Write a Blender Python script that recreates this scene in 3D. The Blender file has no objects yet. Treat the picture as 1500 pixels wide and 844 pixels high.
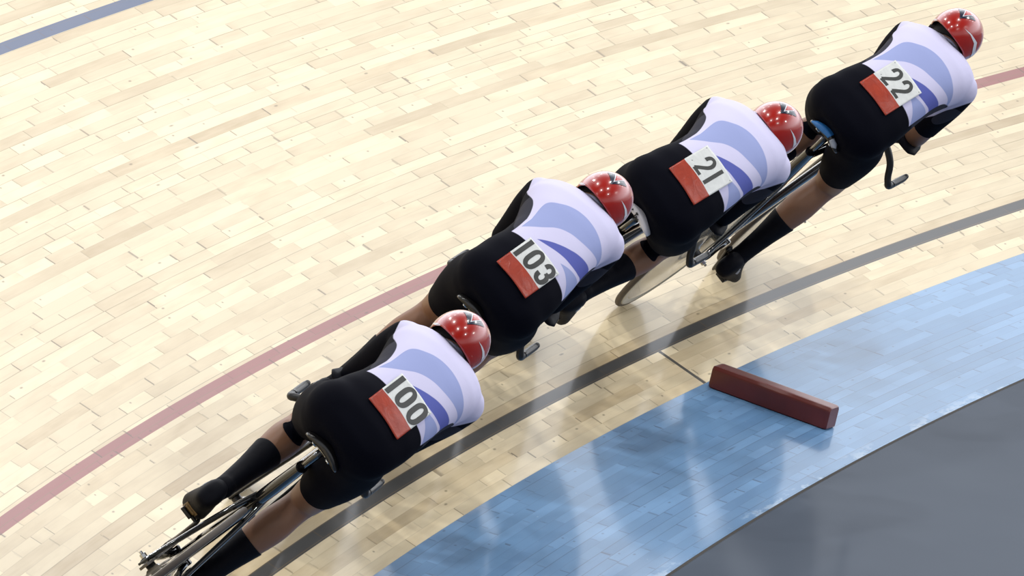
import bpy, bmesh, math, random
import numpy as np
from mathutils import Vector, Matrix
from mathutils.bvhtree import BVHTree

random.seed(7)
D = bpy.data
COL = bpy.context.scene.collection
PI = math.pi
V = lambda *a: np.array(a if len(a) > 1 else a[0], float)
def nrm(v):
    v = np.asarray(v, float)
    return v / (np.linalg.norm(v) + 1e-12)

# ------------------------------------------------------------------ track frame
R0, BANK, BLUE, WB = 34.112, 0.41610, 0.12664, 0.70
Z0 = WB * math.sin(BLUE)                       # lifts the infield to z = 0
def surf(s, arc):
    """s: metres up the bank from the wood/blue edge, arc: metres along the lap."""
    if s >= 0:
        r, z = s * math.cos(BANK), s * math.sin(BANK)
    else:
        t = max(s, -WB)
        r, z = t * math.cos(BLUE) + min(s + WB, 0), t * math.sin(BLUE)
    ph = arc / R0
    rr = R0 + r
    return V(R0 - rr * math.cos(ph), rr * math.sin(ph), z + Z0)
def frame_at(s, arc, lean=0.0, yaw=0.0):
    e = .005
    b = surf(s, arc)
    ay = nrm(surf(s, arc + e) - b)
    ax = nrm(b - surf(s + e, arc)) if s >= 0 else nrm(surf(s - e, arc) - b)
    az = np.cross(ax, ay)
    ay2 = math.cos(yaw) * ay + math.sin(yaw) * ax
    ax2 = np.cross(ay2, az)
    az3 = math.cos(lean) * az + math.sin(lean) * ax2
    ax3 = math.cos(lean) * ax2 - math.sin(lean) * az
    m = Matrix.Identity(4)
    for i in range(3):
        m[i][0], m[i][1], m[i][2], m[i][3] = ax3[i], ay2[i], az3[i], b[i]
    return m

# ------------------------------------------------------------------ materials
class NT:
    def __init__(self, name):
        self.m = D.materials.new(name); self.m.use_nodes = True
        self.t = self.m.node_tree; self.n = self.t.nodes; self.l = self.t.links
        self.b = self.n['Principled BSDF']
    def put(self, sock, v):
        if isinstance(v, bpy.types.NodeSocket): self.l.new(v, sock)
        else: sock.default_value = v
    def node(self, kind, ins=None, **kw):
        x = self.n.new(kind)
        for k, v in kw.items(): setattr(x, k, v)
        for k, v in (ins or {}).items(): self.put(x.inputs[k], v)
        return x
    def math(self, op, a, b=0.0, c=0.0, clamp=False):
        x = self.node('ShaderNodeMath', {0: a, 1: b, 2: c}, operation=op); x.use_clamp = clamp
        return x.outputs[0]
    def mix(self, f, a, b, mode='MIX'):
        x = self.node('ShaderNodeMix', data_type='RGBA', blend_type=mode)
        self.put(x.inputs[0], f); self.put(x.inputs[6], a); self.put(x.inputs[7], b)
        return x.outputs[2]
    def step(self, x, e, w=.0015):                 # 0 below e, 1 above, soft over w
        return self.math('DIVIDE', self.math('SUBTRACT', x, e), w, clamp=True)
    def band(self, x, lo, hi, w=.0015):
        return self.math('MULTIPLY', self.step(x, lo, w), self.math('SUBTRACT', 1.0, self.step(x, hi, w)))
    def curve(self, x, pts):
        c = self.node('ShaderNodeFloatCurve')
        cu = c.mapping.curves[0]
        while len(cu.points) < len(pts): cu.points.new(.5, .5)
        for p, (a, b) in zip(cu.points, pts):
            p.location = (a, b); p.handle_type = 'AUTO'
        c.mapping.update()
        self.put(c.inputs[1], x); c.inputs[0].default_value = 1.0
        return c.outputs[0]
    def set(self, **kw):
        names = dict(color='Base Color', rough='Roughness', metal='Metallic', spec='Specular IOR Level', coat='Coat Weight',
                     coat_rough='Coat Roughness', normal='Normal', sheen='Sheen Weight', sss='Subsurface Weight', coat_ior='Coat IOR')
        for k, v in kw.items(): self.put(self.b.inputs[names[k]], v)
        return self
    def bump(self, h, strength=.3, dist=.01):
        return self.node('ShaderNodeBump', {'Height': h, 'Strength': strength, 'Distance': dist}).outputs[0]

def rgb(r, g, b): return (r, g, b, 1.0)
def srgb(r, g, b):
    f = lambda c: (c / 255 / 12.92) if c / 255 < .04045 else ((c / 255 + .055) / 1.055) ** 2.4
    return (f(r), f(g), f(b), 1.0)

def simple(name, color, rough=.5, metal=0., spec=.5, coat=0., coat_rough=.05, noise=.0, scale=40):
    n = NT(name)
    c = color
    if noise:
        tc = n.node('ShaderNodeTexCoord')
        nz = n.node('ShaderNodeTexNoise', {'Vector': tc.outputs['Object'], 'Scale': scale, 'Detail': 4.0})
        f = n.math('MULTIPLY_ADD', nz.outputs[0], 2 * noise, 1 - noise)
        hs = n.node('ShaderNodeHueSaturation', {'Color': color, 'Value': f})
        c = hs.outputs[0]
    n.set(color=c, rough=rough, metal=metal, spec=spec, coat=coat, coat_rough=coat_rough)
    return n.m

def plank_nodes(n, width, base, dark, tick, seam, lines=()):
    """boards laid along the lap: UV.x metres along, UV.y metres up the bank"""
    uv = n.node('ShaderNodeUVMap').outputs[0]
    sp = n.node('ShaderNodeSeparateXYZ', {0: uv}); u, v = sp.outputs[0], sp.outputs[1]
    q = n.math('DIVIDE', v, width)
    row = n.math('FLOOR', q)
    fr = n.math('SUBTRACT', q, row)
    wn1 = n.node('ShaderNodeTexWhiteNoise', {'W': row}, noise_dimensions='1D')
    ln = n.math('MULTIPLY_ADD', wn1.outputs[0], .55, .18)                       # board length of this row
    off = n.math('MULTIPLY', n.node('ShaderNodeTexWhiteNoise', {'W': n.math('ADD', row, 91.7)}, noise_dimensions='1D').outputs[0], 9.0)
    # uneven lengths: warp u with slow noise
    wv = n.node('ShaderNodeCombineXYZ', {0: n.math('MULTIPLY', u, 1.7), 1: n.math('MULTIPLY', row, 7.31)}).outputs[0]
    warp = n.node('ShaderNodeTexNoise', {'Vector': wv, 'Scale': 1.0, 'Detail': 1.0}).outputs[0]
    t = n.math('DIVIDE', n.math('ADD', n.math('ADD', u, off), n.math('MULTIPLY', warp, .5)), ln)
    cell = n.math('FLOOR', t)
    ft = n.math('SUBTRACT', t, cell)
    cv = n.node('ShaderNodeCombineXYZ', {0: row, 1: cell}).outputs[0]
    wn2 = n.node('ShaderNodeTexWhiteNoise', {'Vector': cv}, noise_dimensions='2D')
    r1 = wn2.outputs[0]
    sc = n.node('ShaderNodeSeparateXYZ', {0: wn2.outputs[1]}); r2, r3 = sc.outputs[1], sc.outputs[2]
    # grain, stretched along the board
    gv = n.node('ShaderNodeCombineXYZ', {0: n.math('MULTIPLY', u, 3.0), 1: n.math('MULTIPLY', v, 120.0), 2: n.math('MULTIPLY', r1, 30.0)}).outputs[0]
    grain = n.node('ShaderNodeTexNoise', {'Vector': gv, 'Scale': 1.0, 'Detail': 5.0, 'Roughness': .6}).outputs[0]
    bv = n.node('ShaderNodeCombineXYZ', {0: n.math('MULTIPLY', u, 2.2), 1: n.math('MULTIPLY', v, 14.0), 2: n.math('MULTIPLY', r2, 50.0)}).outputs[0]
    blotch = n.node('ShaderNodeTexNoise', {'Vector': bv, 'Scale': 1.6, 'Detail': 3.0}).outputs[0]
    rowtone = wn1.outputs[0]
    tone = n.math('ADD', n.math('MULTIPLY', n.math('POWER', r1, 3.0), .30), n.math('MULTIPLY', n.math('POWER', rowtone, 6.0), .8))
    tone = n.math('ADD', tone, n.math('MULTIPLY', n.math('SUBTRACT', blotch, .5), .8))
    tone = n.math('ADD', tone, n.math('MULTIPLY', n.math('SUBTRACT', grain, .5), .35), clamp=True)
    pale = tuple(min(1.0, c * 1.22 + .02) for c in base[:3]) + (1.0,)
    col0 = n.mix(tone, n.mix(n.math('MULTIPLY', n.math('GREATER_THAN', r3, .62), .6), base, pale), dark)
    rs = n.node('ShaderNodeTexWhiteNoise', {'W': n.math('ADD', n.math('FLOOR', n.math('ADD', q, .5)), 37.3)}, noise_dimensions='1D').outputs[0]
    # end joints and nail marks
    el = n.math('MULTIPLY', n.math('MINIMUM', ft, n.math('SUBTRACT', 1.0, ft)), ln)
    part = n.math('LESS_THAN', n.math('ABSOLUTE', n.math('SUBTRACT', fr, n.math('MULTIPLY_ADD', r3, .4, .3))), n.math('MULTIPLY_ADD', r1, .5, .22))
    joint = n.math('MULTIPLY', n.math('MULTIPLY', n.math('SUBTRACT', 1.0, n.step(el, .003, .006)), part), n.math('POWER', r2, 1.7), clamp=True)
    # dull smears beside some joints
    smear = n.math('MULTIPLY', n.math('SUBTRACT', 1.0, n.step(n.math('MULTIPLY', ft, ln), .0, .09)), n.math('MULTIPLY', n.math('GREATER_THAN', r2, .6), .22))
    sm = n.math('MULTIPLY', n.math('SUBTRACT', 1.0, n.step(n.math('MINIMUM', fr, n.math('SUBTRACT', 1.0, fr)), .010, .045)), n.math('MULTIPLY', n.math('MULTIPLY_ADD', blotch, 1.3, .15), n.math('MULTIPLY_ADD', n.math('GREATER_THAN', rs, .45), .75, .35)), clamp=True)
    nd = n.math('ADD', n.math('POWER', n.math('MULTIPLY', n.math('SUBTRACT', fr, n.math('MULTIPLY_ADD', r3, .5, .25)), width), 2.0),
                n.math('POWER', n.math('MULTIPLY', n.math('SUBTRACT', n.math('MULTIPLY', ft, ln), n.math('MULTIPLY_ADD', r2, .12, .05)), .45), 2.0))
    knot = n.math('MULTIPLY', n.math('SUBTRACT', 1.0, n.step(n.math('SQRT', nd), .0015, .004)), n.math('GREATER_THAN', r3, .80))
    col = n.mix(smear, col0, dark)
    for (lo, hi, paint, op) in lines:
        col = n.mix(n.math('MULTIPLY', n.band(v, lo, hi), op), col, paint)
    col = n.mix(n.math('MULTIPLY', joint, .85), col, tick)
    col = n.mix(n.math('MULTIPLY', knot, .6), col, tick)
    col = n.mix(n.math('MULTIPLY', sm, .55), col, seam)
    h = n.math('MULTIPLY', r1, .25)
    h = n.math('ADD', h, n.math('MULTIPLY', n.math('SUBTRACT', ft, .5), n.math('MULTIPLY', n.math('SUBTRACT', r2, .5), 1.2)))
    return dict(color=col, u=u, v=v, h=n.math('ADD', h, n.math('MULTIPLY', blotch, .8)), r1=r1, blotch=blotch)

def mat_wood():
    n = NT('pine_boards')
    paint_red, paint_black, paint_blue = srgb(138, 54, 58), srgb(30, 33, 39), srgb(42, 66, 108)
    p = plank_nodes(n, .0415, WOOD_A, WOOD_B, srgb(84, 66, 38), srgb(118, 96, 60),
                    [(.2, .25, paint_black, .96), (.85, .90, paint_red, .9), (2.45, 2.50, paint_blue, .95)])
    # the thin cross mark between the black line and the blue band
    cm = n.math('MULTIPLY', n.band(p['u'], -.012, .012), n.band(p['v'], .0, .2))
    col = n.mix(n.math('MULTIPLY', cm, .92), p['color'], paint_black)
    n.set(color=col, rough=.40, spec=FLOOR_SPEC, coat=FLOOR_COAT, coat_rough=.11, coat_ior=1.5,
          normal=n.bump(p['h'], .22, .002))
    nb = n.bump(p['h'], .10, .002)
    n.l.new(nb, n.b.inputs['Coat Normal'])
    return n.m
def mat_blue():
    n = NT('blue_painted_boards')
    p = plank_nodes(n, .0385, BLUE_A, BLUE_B, srgb(60, 78, 104), srgb(52, 66, 92))
    col = p['color']
    # paint worn pale along the inner edge
    wn = n.node('ShaderNodeTexNoise', {'Vector': n.node('ShaderNodeCombineXYZ', {0: p['u'], 1: n.math('MULTIPLY', p['v'], 2.5)}).outputs[0], 'Scale': 5.0, 'Detail': 6.0, 'Roughness': .65}).outputs[0]
    ed = n.math('SUBTRACT', 1.0, n.step(p['v'], -WB + .004, .05))
    wear = n.math('MULTIPLY', ed, n.step(wn, .54, .06))
    scat = n.math('MULTIPLY', n.step(n.node('ShaderNodeTexNoise', {'Vector': n.node('ShaderNodeCombineXYZ', {0: n.math('MULTIPLY', p['u'], 3.0), 1: n.math('MULTIPLY', p['v'], 9.0)}).outputs[0], 'Scale': 6.0, 'Detail': 3.0}).outputs[0], .74, .02), .5)
    col = n.mix(n.math('MAXIMUM', n.math('MULTIPLY', wear, .45), n.math('MULTIPLY', scat, .6)), col, srgb(188, 205, 222))
    n.set(color=col, rough=.40, spec=FLOOR_SPEC, coat=.30, coat_rough=.09, coat_ior=1.5, normal=n.bump(p['h'], .2, .002))
    n.l.new(n.bump(p['h'], .10, .002), n.b.inputs['Coat Normal'])
    return n.m
def mat_grey():
    n = NT('grey_painted_floor')
    tc = n.node('ShaderNodeTexCoord')
    a = n.node('ShaderNodeTexNoise', {'Vector': tc.outputs['Object'], 'Scale': 1.3, 'Detail': 4.0}).outputs[0]
    b = n.node('ShaderNodeTexNoise', {'Vector': tc.outputs['Object'], 'Scale': 160.0, 'Detail': 2.0}).outputs[0]
    f = n.math('ADD', n.math('MULTIPLY', a, .7), n.math('MULTIPLY', b, .3), clamp=True)
    n.set(color=n.mix(f, GREY_A, GREY_B), rough=.85, spec=.04, coat=.07, coat_rough=.12, normal=n.bump(b, .06, .002))
    return n.m

# ------------------------------------------------------------------ mesh helpers
def link_mesh(name, verts, faces, mat, parent=None, smooth=True, mats=None):
    me = D.meshes.new(name)
    me.from_pydata([tuple(map(float, v)) for v in verts], [], [tuple(int(i) for i in f) for f in faces])
    me.update()
    o = D.objects.new(name, me); COL.objects.link(o)
    for m in (mats or [mat]): me.materials.append(m)
    if smooth: me.polygons.foreach_set('use_smooth', [True] * len(me.polygons))
    if parent: o.parent = parent
    return o
class Geo:
    def __init__(self): self.v = []; self.f = []
    def add(self, vf):
        k = len(self.v); self.v += list(vf[0]); self.f += [tuple(i + k for i in f) for f in vf[1]]; return self
    def obj(self, name, mat, parent=None, smooth=True, sharp=None):
        o = link_mesh(name, self.v, self.f, mat, parent, smooth)
        bm = bmesh.new(); bm.from_mesh(o.data); bmesh.ops.recalc_face_normals(bm, faces=bm.faces); bm.to_mesh(o.data); bm.free()
        if sharp is not None: o.data.set_sharp_from_angle(angle=sharp)
        return o
def rings_to_mesh(rings, cap=True, closed=False):
    n = len(rings[0]); v = [p for r in rings for p in r]; f = []
    m = len(rings)
    for i in range(m if closed else m - 1):
        for j in range(n):
            a, b = i * n + j, i * n + (j + 1) % n
            c, d = ((i + 1) % m) * n + (j + 1) % n, ((i + 1) % m) * n + j
            f.append((a, b, c, d))
    if cap and not closed:
        for i in (0, m - 1):
            c = np.mean(rings[i], axis=0); v.append(c); k = len(v) - 1
            for j in range(n):
                a, b = i * n + j, i * n + (j + 1) % n
                f.append((b, a, k) if i == 0 else (a, b, k))
    return v, f
def smooth_path(P, n=8):
    P = [np.asarray(p, float) for p in P]
    if len(P) < 3: return P
    out = []
    for i in range(len(P) - 1):
        p0 = P[max(i - 1, 0)]; p1 = P[i]; p2 = P[i + 1]; p3 = P[min(i + 2, len(P) - 1)]
        for k in range(n):
            t = k / n
            out.append(.5 * ((2 * p1) + (-p0 + p2) * t + (2 * p0 - 5 * p1 + 4 * p2 - p3) * t * t + (-p0 + 3 * p1 - 3 * p2 + p3) * t ** 3))
    out.append(P[-1]); return out
def tube(P, rad, n=14, ref=(1, 0, 0), flat=1.0, sub=0, dome=False):
    """tube along P; rad scalar or list; flat = ratio of the size across ref to the size along it"""
    P = [np.asarray(p, float) for p in P]
    rad = list(rad) if hasattr(rad, '__len__') else [rad] * len(P)
    if sub:
        k = len(P); Q = smooth_path([np.append(p, r) for p, r in zip(P, rad)], sub)
        P = [q[:3] for q in Q]; rad = [q[3] for q in Q]
    rings = []
    ref = np.asarray(ref, float)
    for i in range(len(P)):
        t = nrm(P[min(i + 1, len(P) - 1)] - P[max(i - 1, 0)])
        a = ref - t * (ref @ t)
        if np.linalg.norm(a) < .05:
            alt = V(0, 0, 1); a = alt - t * (alt @ t)
        a = nrm(a); b = np.cross(t, a)
        rings.append([P[i] + rad[i] * (math.cos(2 * PI * j / n) * a + flat * math.sin(2 * PI * j / n) * b) for j in range(n)])
    if dome:
        def dm(i, s):
            t = nrm(P[i] - P[i - s]); c = P[i]; out = []
            for q in (.45, .8, .97):
                k = math.sqrt(1 - q * q)
                out.append([c + (p - c) * k + t * rad[i] * q for p in rings[i]])
            return out
        st = dm(0, -1); en = dm(len(P) - 1, 1)
        rings = st[::-1] + rings + en
    return rings_to_mesh(rings)
def loft(secs, n=28, power=2.0):
    """secs: (centre, half-axis a (vec), half-axis b (vec))"""
    rings = []
    for c, a, b in secs:
        c, a, b = map(lambda q: np.asarray(q, float), (c, a, b)); r = []
        for j in range(n):
            x, y = math.cos(2 * PI * j / n), math.sin(2 * PI * j / n)
            k = (abs(x) ** power + abs(y) ** power) ** (-1 / power)
            r.append(c + a * x * k + b * y * k)
        rings.append(r)
    return rings_to_mesh(rings)
def ellipsoid(c, r, rot=None, nu=24, nv=14):
    rings = []
    M = np.eye(3) if rot is None else np.asarray(rot, float)
    for i in range(1, nv):
        th = PI * i / nv
        rings.append([np.asarray(c) + M @ (np.asarray(r) * V(math.sin(th) * math.cos(2 * PI * j / nu), math.sin(th) * math.sin(2 * PI * j / nu), math.cos(th))) for j in range(nu)])
    return rings_to_mesh(rings)
def box(c, h, ax=None, bev=0.0):
    """bevelled box: centre, half sizes, 3x3 axes as columns"""
    M = np.eye(3) if ax is None else np.asarray(ax, float)
    bm = bmesh.new(); bmesh.ops.create_cube(bm, size=2.0)
    for v in bm.verts: v.co = Vector([v.co[i] * h[i] for i in range(3)])
    if bev: bmesh.ops.bevel(bm, geom=list(bm.edges), offset=bev, segments=3, profile=.6, affect='EDGES')
    vs = [np.asarray(c) + M @ np.array(v.co) for v in bm.verts]
    bm.verts.index_update(); fs = [[v.index for v in f.verts] for f in bm.faces]; bm.free()
    return vs, fs
def cyl_x(c, r, h, n=24, bev=0.0):
    c = np.asarray(c, float); prof = [(-h, 0), (-h, r - bev), (-h + bev, r), (h - bev, r), (h, r - bev), (h, 0)] if bev else [(-h, r), (h, r)]
    rings = []
    for (x, q) in prof:
        q = max(q, 1e-4); rings.append([c + V(x, q * math.cos(2 * PI * j / n), q * math.sin(2 * PI * j / n)) for j in range(n)])
    return rings_to_mesh(rings)
def lathe_x(c, prof, n=72):
    c = np.asarray(c, float)
    return rings_to_mesh([[c + V(x, q * math.cos(2 * PI * j / n), q * math.sin(2 * PI * j / n)) for j in range(n)] for x, q in prof])
def torus_x(c, R, r, n=96, m=10):
    c = np.asarray(c, float); rings = []
    for i in range(n):
        a = 2 * PI * i / n; d = V(0, math.cos(a), math.sin(a))
        rings.append([c + d * (R + r * math.cos(2 * PI * j / m)) + V(r * math.sin(2 * PI * j / m), 0, 0) for j in range(m)])
    return rings_to_mesh(rings, closed=True)
def tag(o, label, cat, group=None):
    o['label'] = label; o['category'] = cat
    if group: o['group'] = group
def empty(name, mat):
    o = D.objects.new(name, None); COL.objects.link(o); o.empty_display_size = .1; o.matrix_world = mat; return o

# tunable colours -----------------------------------------------------------
WOOD_A, WOOD_B = srgb(218, 201, 166), srgb(176, 152, 112)
BLUE_A, BLUE_B = srgb(98, 138, 178), srgb(86, 125, 166)
GREY_A, GREY_B = srgb(76, 84, 97), srgb(88, 96, 108)
FLOOR_SPEC, FLOOR_COAT = .10, .33

M = {}
def build_materials():
    M['wood'], M['blue'], M['grey'] = mat_wood(), mat_blue(), mat_grey()
    M['gap'] = simple('joint_filler', srgb(52, 48, 44), .8, noise=.3, scale=60)
    M['foam'] = simple('red_foam_block', srgb(98, 28, 20), .42, coat=.3, coat_rough=.25, noise=.12, scale=26)
    M['carbon'] = simple('black_carbon', rgb(.006, .006, .007), .16, coat=1.0, coat_rough=.04, noise=.2, scale=90)
    M['carbon_matt'] = simple('matt_black_carbon', rgb(.010, .010, .011), .38, noise=.2, scale=90)
    M['disc'] = simple('grey_carbon_disc', rgb(.20, .18, .15), .22, coat=.8, coat_rough=.08, noise=.18, scale=10)
    M['tyre'] = simple('grey_tyre', srgb(74, 66, 60), .6, noise=.2, scale=70)
    M['rimline'] = simple('pale_rim_strip', srgb(178, 170, 152), .4, noise=.08)
    M['steel'] = simple('polished_steel', rgb(.55, .55, .54), .18, metal=1.0, noise=.08, scale=120)
    M['chain'] = simple('chain_steel', rgb(.16, .15, .14), .35, metal=1.0, noise=.2, scale=300)
    M['saddle_black'] = simple('black_saddle_leather', rgb(.012, .011, .011), .3, coat=.3, noise=.15, scale=80)
    M['saddle_white'] = simple('white_saddle_leather', srgb(226, 222, 226), .42, noise=.04, scale=30)
    M['saddle_blue'] = simple('blue_saddle_leather', srgb(44, 112, 178), .4, noise=.08, scale=60)
    M['badge_gold'] = simple('gold_badge', srgb(200, 160, 70), .35, metal=.6, noise=.1)
    M['cleat_tan'] = simple('worn_tan_cleat', srgb(120, 96, 58), .5, noise=.4, scale=60)
    M['badge_grey'] = simple('grey_badge', srgb(150, 156, 170), .5, noise=.05)
    M['ink'] = simple('black_ink', srgb(40, 42, 40), .55, noise=.12, scale=50)
    M['navy'] = simple('navy_paint', srgb(18, 24, 48), .2, coat=.25, noise=.05)
    M['white_paint'] = simple('white_paint', srgb(220, 222, 230), .25, coat=.25, noise=.03)
    M['red_paint'] = simple('bright_red_paint', srgb(172, 40, 34), .2, coat=.25, noise=.04)
    n = NT('red_helmet_shell')
    n.set(color=srgb(160, 22, 10), rough=.25, spec=.4, coat=.8, coat_rough=.02)
    M['helmet'] = n.m
    M['helmet_in'] = simple('black_helmet_lining', rgb(.008, .008, .009), .7, noise=.2)
    M['visor'] = simple('smoked_visor', rgb(.01, .01, .012), .08, coat=1.0, noise=.1)
    M['hair_neck_shade'] = simple('dark_hair_and_neck_shade', rgb(.010, .008, .007), .7, spec=.2, noise=.3, scale=200)  # near black, with the shade under the helmet put into the colour
    M['eye'] = simple('eye_white', srgb(230, 225, 220), .2, noise=.02)
    # skin
    n = NT('skin')
    tc = n.node('ShaderNodeTexCoord')
    a = n.node('ShaderNodeTexNoise', {'Vector': tc.outputs['Object'], 'Scale': 9.0, 'Detail': 5.0}).outputs[0]
    b = n.node('ShaderNodeTexNoise', {'Vector': tc.outputs['Object'], 'Scale': 220.0, 'Detail': 2.0}).outputs[0]
    n.set(color=n.mix(a, srgb(146, 106, 82), srgb(124, 88, 66)), rough=.48, spec=.4, normal=n.bump(b, .05, .001))
    n.b.inputs['Subsurface Weight'].default_value = .06
    n.b.inputs['Subsurface Radius'].default_value = (.01, .004, .002)
    M['skin'] = n.m
    # black cloth
    n = NT('black_lycra')
    tc = n.node('ShaderNodeTexCoord')
    b = n.node('ShaderNodeTexNoise', {'Vector': tc.outputs['Object'], 'Scale': 14.0, 'Detail': 3.0}).outputs[0]
    n.set(color=rgb(.0030, .0034, .0075), rough=.75, spec=.04, normal=n.bump(b, .15, .01))
    M['lycra'] = n.m
    n = NT('black_overshoe_cloth')
    tc = n.node('ShaderNodeTexCoord')
    b = n.node('ShaderNodeTexNoise', {'Vector': tc.outputs['Object'], 'Scale': 24.0, 'Detail': 3.0}).outputs[0]
    n.set(color=rgb(.0045, .005, .009), rough=.6, spec=.10, normal=n.bump(b, .2, .008))
    M['overshoe'] = n.m
    M['suit'] = mat_suit()
    # bib paper
    n = NT('race_number_card')
    uv = n.node('ShaderNodeUVMap').outputs[0]
    s = n.node('ShaderNodeSeparateXYZ', {0: uv})
    tc = n.node('ShaderNodeTexCoord')
    w = n.node('ShaderNodeTexNoise', {'Vector': tc.outputs['Object'], 'Scale': 34.0, 'Detail': 5.0, 'Distortion': .6}).outputs[0]
    red = n.mix(w, srgb(184, 66, 38), srgb(132, 38, 24))
    wht = n.mix(w, srgb(226, 228, 226), srgb(200, 203, 202))
    pin = 0.0
    for (px, py) in ((.05, .95), (.95, .95), (.05, .06), (.95, .06), (.12, .5)):
        d = n.math('SQRT', n.math('ADD', n.math('POWER', n.math('MULTIPLY', n.math('SUBTRACT', s.outputs[0], px), .16), 2.0), n.math('POWER', n.math('MULTIPLY', n.math('SUBTRACT', s.outputs[1], py), .172), 2.0)))
        pin = n.math('MAXIMUM', pin, n.math('SUBTRACT', 1.0, n.step(d, .0018, .001)))
    c = n.mix(n.step(s.outputs[1], .375, .004), red, wht)
    c = n.mix(n.math('MULTIPLY', pin, .7), c, srgb(90, 92, 92))
    n.set(color=c, rough=.34, spec=.4, normal=n.bump(w, .35, .006))
    M['bib'] = n.m

# jersey bands in (x, w) cloth coordinates: upper edge, lower edge, colour; w = distance up the back
LB, PB = srgb(154, 164, 210), srgb(94, 102, 176)
PATTERN = [
    ([(-.121, .385), (-.116, .470), (-.103, .560), (-.064, .592), (-.029, .613), (.013, .624), (.065, .622), (.10, .615), (.128, .608), (.151, .604), (.170, .602)],
     [(-.121, .384), (-.081, .425), (-.043, .472), (.004, .503), (.063, .524), (.103, .543), (.137, .566), (.155, .585), (.170, .602)], LB),
    ([(-.059, .367), (-.024, .405), (.008, .432), (.05, .462), (.093, .488), (.127, .511), (.150, .530), (.175, .545)],
     [(-.059, .367), (-.025, .379), (.009, .394), (.047, .409), (.081, .421), (.111, .439), (.139, .466), (.175, .495)], PB),
    ([(.050, .378), (.071, .395), (.094, .412), (.115, .428), (.135, .445), (.165, .465)],
     [(.050, .377), (.078, .375), (.100, .369), (.120, .361), (.135, .353), (.165, .340)], LB)]
AX_T = nrm(V(0, .93, .37))                  # torso axis
SH_X, SH_Y, SH_Z = .142, .325, 1.190        # shoulder joint
EL = V(.130, .475, .925)                    # elbow
ARM_DIR = nrm(EL - V(SH_X, SH_Y, SH_Z))
def mat_suit():
    n = NT('team_skinsuit')
    tc = n.node('ShaderNodeTexCoord')
    sp = n.node('ShaderNodeSeparateXYZ', {0: n.node('ShaderNodeAttribute', attribute_name='cloth').outputs['Vector']})
    x, y, z = sp.outputs
    w = n.math('ADD', n.math('MULTIPLY', y, float(AX_T[1])), n.math('MULTIPLY', z, float(AX_T[2])))
    ax = n.math('ABSOLUTE', x)
    # white yoke above a curved waist line
    edge = n.math('MULTIPLY_ADD', n.math('MULTIPLY', x, x), 1.1, WAIST_W)
    white = n.step(w, edge, .004)
    # side seams: e grows round the flank and over the shoulder, cut lines are functions of w
    e = n.math('ADD', ax, n.math('MULTIPLY', n.math('SUBTRACT', n.math('MULTIPLY_ADD', w, .385, 1.06), z), .5))
    e = n.math('SUBTRACT', e, n.math('MULTIPLY', n.step(x, .02, .10), .027))
    wn = n.math('DIVIDE', n.math('SUBTRACT', w, .30), .45)
    lim = n.curve(wn, [((q - .30) / .45, v * 2) for q, v in ((.30, .144), (.355, .143), (.42, .143), (.50, .149), (.56, .166), (.60, .190), (.64, .214), (.75, .25))])
    lim = n.math('MULTIPLY', lim, .5)
    pw = n.math('MULTIPLY', n.math('SUBTRACT', n.curve(wn, [((q - .30) / .45, v * 10 + .2) for q, v in ((.30, -.01), (.350, -.002), (.39, .020), (.45, .038), (.52, .046), (.56, .044), (.59, .022), (.605, -.004), (.75, -.02))]), .2), .1)
    pw = n.math('MULTIPLY', pw, n.math('MULTIPLY_ADD', n.step(x, -.02, .04), .7, 1.0))
    panel = n.math('MULTIPLY', n.step(e, lim, .003), n.math('SUBTRACT', 1.0, n.step(e, n.math('ADD', lim, pw), .003)))
    white = n.math('MULTIPLY', white, n.math('SUBTRACT', 1.0, n.step(e, lim, .003)))
    jersey = srgb(208, 205, 234)
    black = rgb(.0030, .0034, .0075)
    colj = jersey
    for (top, bot, colour) in PATTERN:
        x0, x1 = top[0][0], top[-1][0]; ws = [q[1] for q in top + bot]; w0 = min(ws) - .01; sp_ = max(ws) + .01 - w0
        p = n.math('DIVIDE', n.math('SUBTRACT', x, x0), x1 - x0)
        f = lambda pts: n.math('MULTIPLY_ADD', n.curve(p, [((a - x0) / (x1 - x0), (b - w0) / sp_) for a, b in pts]), sp_, w0)
        m = n.math('MULTIPLY', n.step(w, f(bot), .003), n.math('SUBTRACT', 1.0, n.step(w, f(top), .003)))
        m = n.math('MULTIPLY', m, n.math('MULTIPLY', n.math('GREATER_THAN', p, 0.0), n.math('LESS_THAN', p, 1.0)))
        # the bands sit on the back only
        m = n.math('MULTIPLY', m, n.step(z, n.math('MULTIPLY_ADD', w, .385, .93), .01))
        colj = n.mix(m, colj, colour)
    # only the back carries the bands (upper side of the torso)
    col = n.mix(white, black, colj)
    # dark grey grip panels behind each shoulder, running down the back of the sleeve
    pa = n.math('SUBTRACT', ax, .154); pb = n.math('SUBTRACT', z, 1.068)
    q1 = n.math('DIVIDE', n.math('ADD', n.math('MULTIPLY', pa, .41), n.math('MULTIPLY', pb, .91)), .062)
    q2 = n.math('DIVIDE', n.math('SUBTRACT', n.math('MULTIPLY', pa, .91), n.math('MULTIPLY', pb, .41)), .019)
    el_ = n.math('ADD', n.math('POWER', n.math('ABSOLUTE', q1), 2.6), n.math('POWER', n.math('ABSOLUTE', q2), 2.6))
    arm_p = n.math('MULTIPLY', n.math('MULTIPLY', n.math('SUBTRACT', 1.0, n.step(el_, 1.0, .08)), n.math('GREATER_THAN', w, .55)), n.math('MULTIPLY', n.math('GREATER_THAN', x, 0.0), n.math('LESS_THAN', y, .40)))
    panel = n.math('MAXIMUM', panel, arm_p)
    col = n.mix(panel, col, srgb(54, 54, 64))
    wr = n.node('ShaderNodeTexNoise', {'Vector': tc.outputs['Object'], 'Scale': 13.0, 'Detail': 3.0}).outputs[0]
    n.set(color=col, rough=.75, spec=.05, normal=n.bump(wr, .12, .01))
    return n.m

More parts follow.
